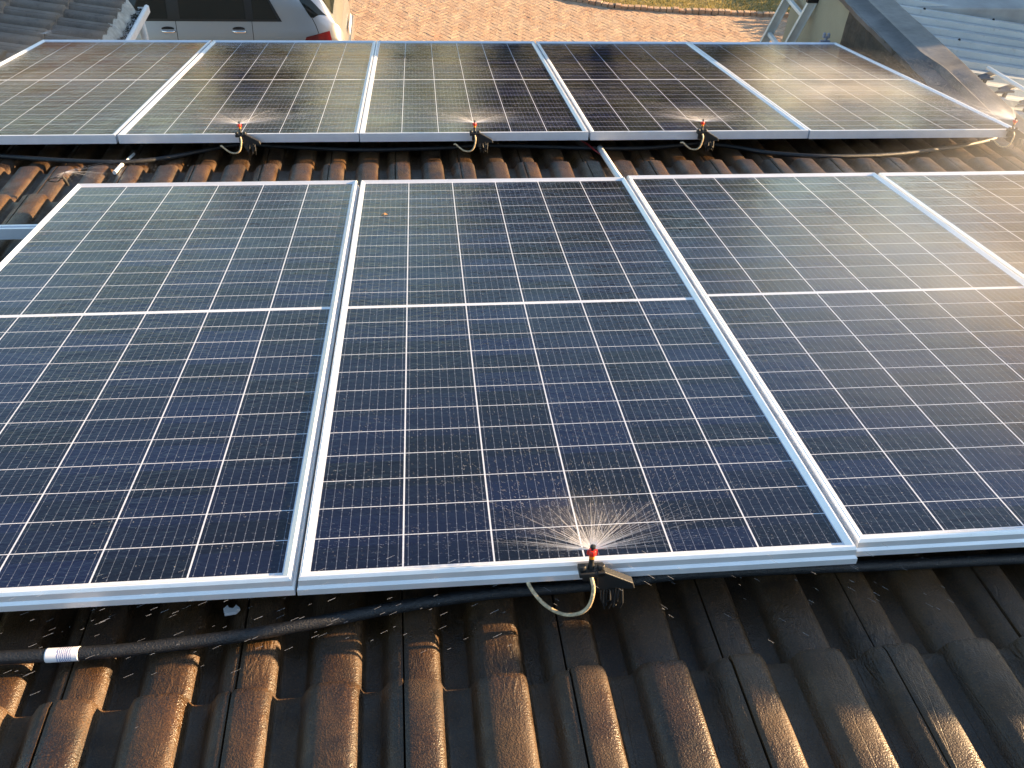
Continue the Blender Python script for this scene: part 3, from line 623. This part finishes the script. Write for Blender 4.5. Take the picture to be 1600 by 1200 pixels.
def drops():                                    # stray drops falling through the shade over the near tiles
    rg = random.Random(31); mb = MB()
    for _ in range(300):
        u = rg.uniform(-.7, 1.2); v = -.02+rg.gauss(0, .05)-.03; w = rg.uniform(-.09, .03)
        if u > .3 and rg.random() < .6: continue
        a = Vector((u, v, w)); d = Vector((.9, .35, .12)) if u < .45 else Vector((-.7, .5, .2)); d.normalize(); ln = rg.uniform(.004, .017); r = rg.uniform(.00014, .00028)
        t = d; x = t.cross(Vector((0,0,1))).normalized(); y = t.cross(x); vs = []
        for c in (a, a+d*ln):
            for k in range(3): an = k*2.0944; vs.append(c+(x*math.cos(an)+y*math.sin(an))*r)
        mb.add(vs, [(0,1,4,3),(1,2,5,4),(2,0,3,5)])
    o = mb.build('falling_water_drops', M_DROP, fix=False); on_roof(o); tag(o, 'stray water drops over the shaded tiles', 'water drops', kind='stuff')
drops()
def beads(par, n, seed, r0=.00035, r1=.0019, dens=lambda x, y: 1):
    rg = random.Random(seed); mb = MB(); k = 0
    while k < n:
        x, y = rg.uniform(.02, K-.02), rg.uniform(.02, PL-.02)
        if rg.random() > dens(x, y): continue
        k += 1; r = r0+(r1-r0)*rg.random()**6; h = r*.45
        vs = [(x+r*math.cos(a*1.2566), y+r*math.sin(a*1.2566)*rg.uniform(.8,1.3), -.0073) for a in range(5)]+[(x, y, -.0073+h)]
        mb.add(vs, [(0,1,5),(1,2,5),(2,3,5),(3,4,5),(4,0,5)])
    o = mb.build('water_beads', M_BEAD, par, fix=False); o['kind'] = 'stuff'
beads(panels['n-1'], 3000, 1); beads(panels['n0'], 2600, 2); beads(panels['n1'], 5000, 3); beads(panels['n2'], 2000, 4)
for k in range(5): beads(panels['f%d' % k], 3500, 10+k, .0006, .0016)

# ------------------------------------------------------------------ car
def car():
    t = empty('parked_car', (0, 0, 0), label='silver estate car parked side on beyond the left far panels', cat='car')
    t.location = (-.80, 11.95, .0)
    B = 1.10
    # stations: distance from the tail d, top height, half width at belt, half width at top, bottom height
    st = [(.0,.62,.66,.60,.40),(.02,.86,.72,.66,.36),(.06,.98,.80,.72,.33),(.12,1.08,.86,.76,.30),(.22,1.26,.895,.76,.27),(.36,1.48,.915,.72,.25),(.50,1.64,.92,.68,.23),(.70,1.72,.925,.66,.22),(1.1,1.765,.925,.665,.22),(1.6,1.785,.925,.67,.22),(2.2,1.785,.925,.67,.22),
          (2.7,1.74,.925,.66,.22),(3.1,1.60,.92,.67,.22),(3.45,1.36,.915,.70,.22),(3.75,1.13,.91,.78,.22),(4.1,1.07,.90,.78,.22),(4.45,.98,.87,.74,.24),(4.68,.86,.80,.68,.28),(4.80,.70,.70,.60,.34),(4.83,.58,.62,.55,.40)]
    def sec(d):
        for a, b in zip(st, st[1:]):
            if a[0] <= d <= b[0]:
                k = (d-a[0])/(b[0]-a[0]); return [a[i]+(b[i]-a[i])*k for i in range(5)]
        return list(st[-1])
    def pt(d, tt, side, off=0):      # tt 0..1 from sill to belt, 1..2 belt to roof edge, 2..3 roof edge to centre
        _, zt, wb, wt, zb = sec(d); bz = min(B, zt-.02)
        if tt <= 1:
            z = zb+(bz-zb)*tt; w = wb*(.90+.10*min(1, tt*2.2)-.015*max(0, (tt-.8)/.2))
            w += .012*math.exp(-((tt-.72)/.06)**2) - .055*max(0, (tt-.74)/.26)**1.3
        elif tt <= 2:
            k = tt-1; z = bz+(zt-.05-bz)*k; w0 = wb*.985-.055; w = w0+(wt-w0)*k**1.15
        else:
            k = tt-2; z = zt-.05*(1-k)**2.2; w = wt*(1-k)
        return Vector((-d, side*(w+off), z+off*.3))
    ts = [0,.12,.3,.45,.58,.66,.72,.78,.88,1,1.25,1.5,1.75,2,2.15,2.35,2.6,3]
    ds = sorted(set([s[0] for s in st]+[.9,1.35,1.9,2.45,2.9]))
    mb = MB(); n = len(ts)
    for side in (-1, 1):
        vs = [pt(d, q, side) for d in ds for q in ts]; mb.add(vs, [(i*n+j, (i+1)*n+j, (i+1)*n+j+1, i*n+j+1) for i in range(len(ds)-1) for j in range(n-1)])
    for d in (ds[0], ds[-1]):
        vs = [pt(d, q, -1) for q in ts]+[pt(d, q, 1) for q in ts[::-1][1:]]; mb.add(vs, [tuple(range(len(vs)))])
    vs = []
    for d in ds: vs += [pt(d, 0, -1), pt(d, 0, 1)]
    mb.add(vs, [(2*i, 2*i+1, 2*i+3, 2*i+2) for i in range(len(ds)-1)])
    body = mb.build('body', M_PAINT, t, autosm=38)
    def patch(name, poly, mat, side, off=.006, nn=10, parent=t):     # quad patch (d,tt) x4 bilinear on the body surface
        m = MB(); vs = []; (a, b, c, d) = poly
        for i in range(nn+1):
            for j in range(nn+1):
                s, q = i/nn, j/nn
                dd = (a[0]*(1-s)+b[0]*s)*(1-q)+(d[0]*(1-s)+c[0]*s)*q; tq = (a[1]*(1-s)+b[1]*s)*(1-q)+(d[1]*(1-s)+c[1]*s)*q
                vs.append(pt(dd, tq, side, off))
        m.add(vs, [(i*(nn+1)+j, (i+1)*(nn+1)+j, (i+1)*(nn+1)+j+1, i*(nn+1)+j+1) for i in range(nn) for j in range(nn)])
        return m.build(name, mat, parent, smooth=True)
    trim = simple('black_window_trim', (.02,.02,.02), .35)
    for side in (-1, 1):
        patch('window_trim', ((.83,1.0),(3.45,1.0),(2.95,1.90),(1.12,1.92)), trim, side, .004)
        patch('window', ((.89,1.05),(1.21,1.05),(1.21,1.82),(1.10,1.82)), M_CARGLASS, side, .008)
        patch('window', ((1.31,1.05),(2.18,1.05),(2.16,1.85),(1.31,1.85)), M_CARGLASS, side, .008)
        patch('window', ((2.34,1.05),(3.30,1.05),(2.88,1.84),(2.32,1.85)), M_CARGLASS, side, .008)
        patch('rear_quarter_glass', ((.40,1.12),(.44,1.12),(.70,1.85),(.22,1.5)), M_CARGLASS, side, .006)
        for d in (1.235, 2.245, 3.40): patch('door_seam', ((d-.004,.25),(d+.004,.25),(d+.004,1.0),(d-.004,1.0)), M_RUBBER, side, .0025, 6)
        patch('tailgate_seam', ((.335,.80),(.345,.80),(.66,1.95),(.65,1.95)), M_RUBBER, side, .0025, 8)
        for d in (1.42, 2.36):
            h = pt(d, .865, side, .012); m = MB(); m.tube([h+Vector((.10, -side*.012, -.004)), h+Vector((.07, side*.014, 0)), h+Vector((-.05, side*.016, .004)), h+Vector((-.09, -side*.010, .002))], [.009,.014,.014,.009], 8)
            hd = m.build('door_handle', M_CHROME, t, smooth=True)
            m = MB(); c0 = pt(d, .90, side, .003); vs = [c0+Vector((.085*math.cos(a), 0, .03*math.sin(a))) for a in [i*math.pi/8 for i in range(16)]]; m.add(vs, [tuple(range(16))]); m.build('handle_recess', M_RUBBER, hd)
        patch('tail_light', ((.17,.66),(.56,.70),(.52,.79),(.20,.86)), M_TAIL, side, .008)
        patch('headlight', ((4.78,.55),(4.40,.70),(4.42,.88),(4.72,.86)), M_LENS, side, .008)
        m = MB(); c0 = pt(3.28, 1.05, side, .02); m.prism([(c0.x-.10, c0.z), (c0.x+.08, c0.z), (c0.x+.07, c0.z+.14), (c0.x-.07, c0.z+.15)], 1, c0.y if side < 0 else c0.y, c0.y+side*.16); m.build('mirror', M_PAINT, t, bevel=.02)
        for d in (.95, 3.85):
            wh = empty('wheel', (-d, side*.80, .36)); wh.parent = t
            m = MB(); m.lathe([(.22, -.11), (.34, -.11), (.362, -.08), (.362, .08), (.34, .11), (.22, .11)], 28); o = m.build('tyre', M_RUBBER, wh, autosm=40); o.rotation_euler = (math.pi/2, 0, 0)
            m = MB(); m.lathe([(.225, -.09), (.225, .09), (.19, .095), (.05, .07), (.04, .09)], 20)
            for k in range(5):
                a = k*1.2566; ca, sa = math.cos(a), math.sin(a); m.add([(.04*ca-.03*sa, .04*sa+.03*ca, .1), (.04*ca+.03*sa, .04*sa-.03*ca, .1), (.2*ca+.02*sa, .2*sa-.02*ca, .112), (.2*ca-.02*sa, .2*sa+.02*ca, .112)], [(0,1,2,3)])
            o = m.build('rim', M_CHROME, wh, autosm=40); o.rotation_euler = (math.pi/2 if side < 0 else -math.pi/2, 0, 0)
    m = MB(); vs = []; rows = (.16,.26,.36,.46)
    for d in rows:
        for q in (-1, -.5, 0, .5, 1):
            s = sec(d); vs.append((-d+.004, q*s[3]*.86, s[1]-.002+.008-.05*(abs(q)**4)*.6))
    m.add(vs, [(i*5+j, i*5+j+1, (i+1)*5+j+1, (i+1)*5+j) for i in range(3) for j in range(4)]); m.build('rear_window', M_CARGLASS, t, smooth=True)
    m = MB(); m.box((-.06, -.72, .40), (.035, .72, .60)); m.build('rear_bumper', M_PAINT, t, bevel=.03)
    m = MB(); m.box((.012, -.26, .68), (.024, .26, .79)); m.build('number_plate', M_WHITE, t)
    return t
car()

# ------------------------------------------------------------------ trees mirrored in the glass; hedge and houses added for shade and reflection
def tree_mesh(seed, n_leaf, mat, hgt, wid, fill=1.):
    rg = random.Random(seed); t = MB(); tops = []
    t.tube([(0,0,-.1),(.04,.02,hgt*.2),(-.05,.05,hgt*.45),(0,0,hgt*.72)], [wid*.06, wid*.05, wid*.036, wid*.012], 9)
    for k in range(9):
        a = k*2.4; z0 = hgt*rg.uniform(.22, .5); z1 = z0+hgt*rg.uniform(.12, .4); r = wid*.5*rg.uniform(.45, .85)
        p = [(0,0,z0), (math.cos(a)*r*.5, math.sin(a)*r*.5, z0+(z1-z0)*.65), (math.cos(a)*r, math.sin(a)*r, z1)]; t.tube(p, [wid*.024, wid*.015, wid*.006], 6); tops.append(p[2]); tops.append(p[1])
    tops += [(0,0,hgt*.75)]
    c = MB(); rnd = []; cl = []
    for _ in range(70):
        b = rg.choice(tops); z = rg.uniform(.2, .96)*hgt; a = rg.uniform(0, 6.28); rr = wid*.5*math.sqrt(max(0, 1-((z/hgt-.52)/.5)**2))*rg.uniform(.25, 1.)
        cl.append((math.cos(a)*rr*.8+b[0]*.25, math.sin(a)*rr*.8+b[1]*.25, z, wid*rg.uniform(.06, .15), rg.random()))
    for i in range(n_leaf):
        x, y, z, r, tone = rg.choice(cl); d = Vector((rg.gauss(0,1), rg.gauss(0,1), rg.gauss(0,.8))).normalized()*r*rg.uniform(.3,1.1)
        p = Vector((x, y, z))+d; s = rg.uniform(.07, .16); nrm = (d.normalized()+Vector((rg.gauss(0,.6), rg.gauss(0,.6), rg.gauss(0,.6)))).normalized(); a = nrm.orthogonal().normalized()*s; b = nrm.cross(a)*.6
        c.add([p-a, p-b, p+a, p+b], [(0,1,2,3)]); rnd.append(min(1, max(0, tone*.7+rg.uniform(0,.3))))
    return t, c, rnd
def make_tree(seed, n, mat, hgt, wid, name='leafy_tree'):
    r = empty(name, (0,0,0)); t, c, rnd = tree_mesh(seed, n, mat, hgt, wid)
    t.build('trunk', M_BARK, r, smooth=True); cr = c.build('crown', mat, r, fix=False); set_rnd(cr, rnd); return r
proto_t = [make_tree(1, 9000, M_LEAF, 8, 7), make_tree(2, 9000, M_LEAF2, 8, 6), make_tree(3, 7000, M_LEAF, 8, 5)]
TREES = [(0, 3.2, 29, 1.13, 'broad dark tree beyond the lawn, left of the tallest'), (1, 6.8, 31, 1.32, 'tallest olive green tree beyond the lawn'), (0, 10.4, 29, 1.10, 'dark tree beyond the lawn, right of the tallest'), (1, 15.2, 28, .80, 'shorter olive tree beyond the lawn towards the garage'),
         (2, 19.6, 30, .90, 'dark tree beyond the garage roof'), (0, -6.2, 33, .95, 'dark spreading tree right of the brick house'), (1, -11.5, 24, .62, 'low olive tree in front of the brick house'), (2, -13.6, 31, .66, 'small dark tree behind the brick house roof'), (0, 24, 34, 1.0, 'broad dark tree at the far right'), (0, -24, 36, .9, 'broad dark tree at the far left'), (2, -.2, 36, .62, 'small dark tree far beyond the driveway')]
used = set()
for i, (k, x, y, s_, lab) in enumerate(TREES):
    o = proto_t[k] if k not in used else copy_tree(proto_t[k]); used.add(k)
    o.location = (x, y, 0); o.scale = (s_, s_, s_); o.rotation_euler = (0, 0, i*1.3); tag(o, lab, 'tree', 'trees beyond the driveway')
def hedge():  # added out of view so its shadow falls across the right of the driveway
    rg = random.Random(12); c = MB(); rnd = []
    for _ in range(7000):
        p = Vector((rg.uniform(7.9, 8.7), rg.uniform(10.8, 24), rg.random()**.7*.46)); s = rg.uniform(.03, .07); nrm = Vector((rg.gauss(0,1), rg.gauss(0,1), rg.gauss(0,1))).normalized(); a = nrm.orthogonal().normalized()*s; b = nrm.cross(a)*.6
        c.add([p-a, p-b, p+a, p+b], [(0,1,2,3)]); rnd.append(rg.random())
    o = c.build('shade_hedge', M_LEAF, fix=False); set_rnd(o, rnd); tag(o, 'unseen low hedge added beside the driveway to shade its bricks', 'hedge')
hedge()
def plain_house(name, x0, x1, y0, y1, eave, ridge, along, wallm, lab):
    t = empty(name, ((x0+x1)/2, (y0+y1)/2, 0), label=lab, cat='house'); cx, cy = (x0+x1)/2, (y0+y1)/2; a, b = (x1-x0)/2, (y1-y0)/2
    m = MB()
    if along == 'x': m.prism([(-b, 0), (b, 0), (b, eave), (0, ridge-.05), (-b, eave)], 0, -a, a)
    else: m.prism([(-a, 0), (a, 0), (a, eave), (0, ridge-.05), (-a, eave)], 1, -b, b)
    m.build('wall', wallm, t)
    m = MB(); ov = .35
    if along == 'x':
        sl = (ridge-eave)/b; pr = [(-b-ov, eave-ov*sl+.02), (0, ridge+.02), (b+ov, eave-ov*sl+.02), (b+ov, eave-ov*sl+.14), (0, ridge+.14), (-b-ov, eave-ov*sl+.14)]; m.prism(pr, 0, -a-.2, a+.2)
    else:
        sl = (ridge-eave)/a; pr = [(-a-ov, eave-ov*sl+.02), (0, ridge+.02), (a+ov, eave-ov*sl+.02), (a+ov, eave-ov*sl+.14), (0, ridge+.14), (-a-ov, eave-ov*sl+.14)]; m.prism(pr, 1, -b-.2, b+.2)
    rf = m.build('roof', M_TILE2, t); set_rnd(rf, [.5]*len(rf.data.polygons))
    for (sx, yy) in ((1, -.4), (1, .4)):
        m = MB(); m.box((a-.02 if sx > 0 else -a-.01, yy*b*1.1-.6, .95), (a+.015 if sx > 0 else -a+.02, yy*b*1.1+.6, 2.05)); w = m.build('window', M_WHITE, t)
        m = MB(); m.box((a+.012, yy*b*1.1-.52, 1.03), (a+.02, yy*b*1.1+.52, 1.97)); m.build('pane', M_CARGLASS, w)
plain_house('shade_house', 8.2, 15, 4.85, 10.8, 4.66, 7.6, 'x', M_WALL, 'unseen cream house added right of the garage to cast shade')  # added out of view; steep roof shaped to shade the panels and left wing
plain_house('reflected_brick_house', -15, -8.2, 27, 34, 3.4, 5.2, 'y', M_FACEBRICK, 'unseen face brick house added so the far glass mirrors sunlit brick')  # added out of view to put an orange reflection into the far row

# ------------------------------------------------------------------ drifting mist over the right end
def mist(name, u, v, w, size, dens, lab):
    m = MB(); n = 20; prof = []
    vs = []; fs = []
    for i in range(n//2+1):
        for k in range(n):
            a, b = math.pi*i/(n//2), 2*math.pi*k/n; vs.append((math.sin(a)*math.cos(b), math.sin(a)*math.sin(b), math.cos(a)))
    for i in range(n//2):
        for k in range(n): fs.append((i*n+k, i*n+(k+1)%n, (i+1)*n+(k+1)%n, (i+1)*n+k))
    m.add(vs, fs); q = NT(name); q.t.nodes.remove(q.b); pv = q.n('ShaderNodeVolumePrincipled'); p = q.obj()
    ln = q.n('ShaderNodeVectorMath', operation='LENGTH'); q.put(ln.inputs[0], p)
    fall = q.m('POWER', q.m('SUBTRACT', 1.0, ln.outputs['Value'], clamp=True), 1.5); nz = q.ramp(q.noise(p, 2.6, 3, .6), (.35, .15), (.7, 1.))
    q.put(pv.inputs['Density'], q.m('MULTIPLY', q.m('MULTIPLY', fall, nz), dens)); pv.inputs['Color'].default_value = (.95, .97, 1.0, 1); pv.inputs['Anisotropy'].default_value = .2
    q.put(q.out.inputs['Volume'], pv.outputs[0]); o = m.build('spray_mist', q.mat, smooth=True); on_roof(o, u, v, w); o.scale = size; tag(o, lab, 'mist', kind='stuff')
mist('corner_mist', 2.42, 3.40, .05, (.70, .84, .18), 1.25, 'warm drifting mist over the right end of the far row')
mist('left_mist', -1.75, 3.75, .05, (1.0, 1.15, .16), .28, 'thin mist over the left end of the far row')
mist('near_mist', 2.45, .78, .10, (1.6, 1.35, .27), 1.45, 'thin mist drifting over the right near panels')
mist('gap_mist', 3.15, 2.45, .08, (.85, .62, .24), 1.1, 'warm mist blowing over the tiles at the right end of the gap')
for (u, v, w, k, lab) in ((.528, .07, .045, 1., 'fine mist round the nearest nozzle'), (-.555, 2.85, .04, 1.5, 'fine mist round the far nozzle in front of the car'), (.483, 2.85, .04, 1.5, 'fine mist round the middle far nozzle'), (1.541, 2.84, .04, 1.5, 'fine mist round the far nozzle second from right')):
    mist('nozzle_mist', u, v, w, (.17*k, .10*k, .035*k), 2.6/k, lab)
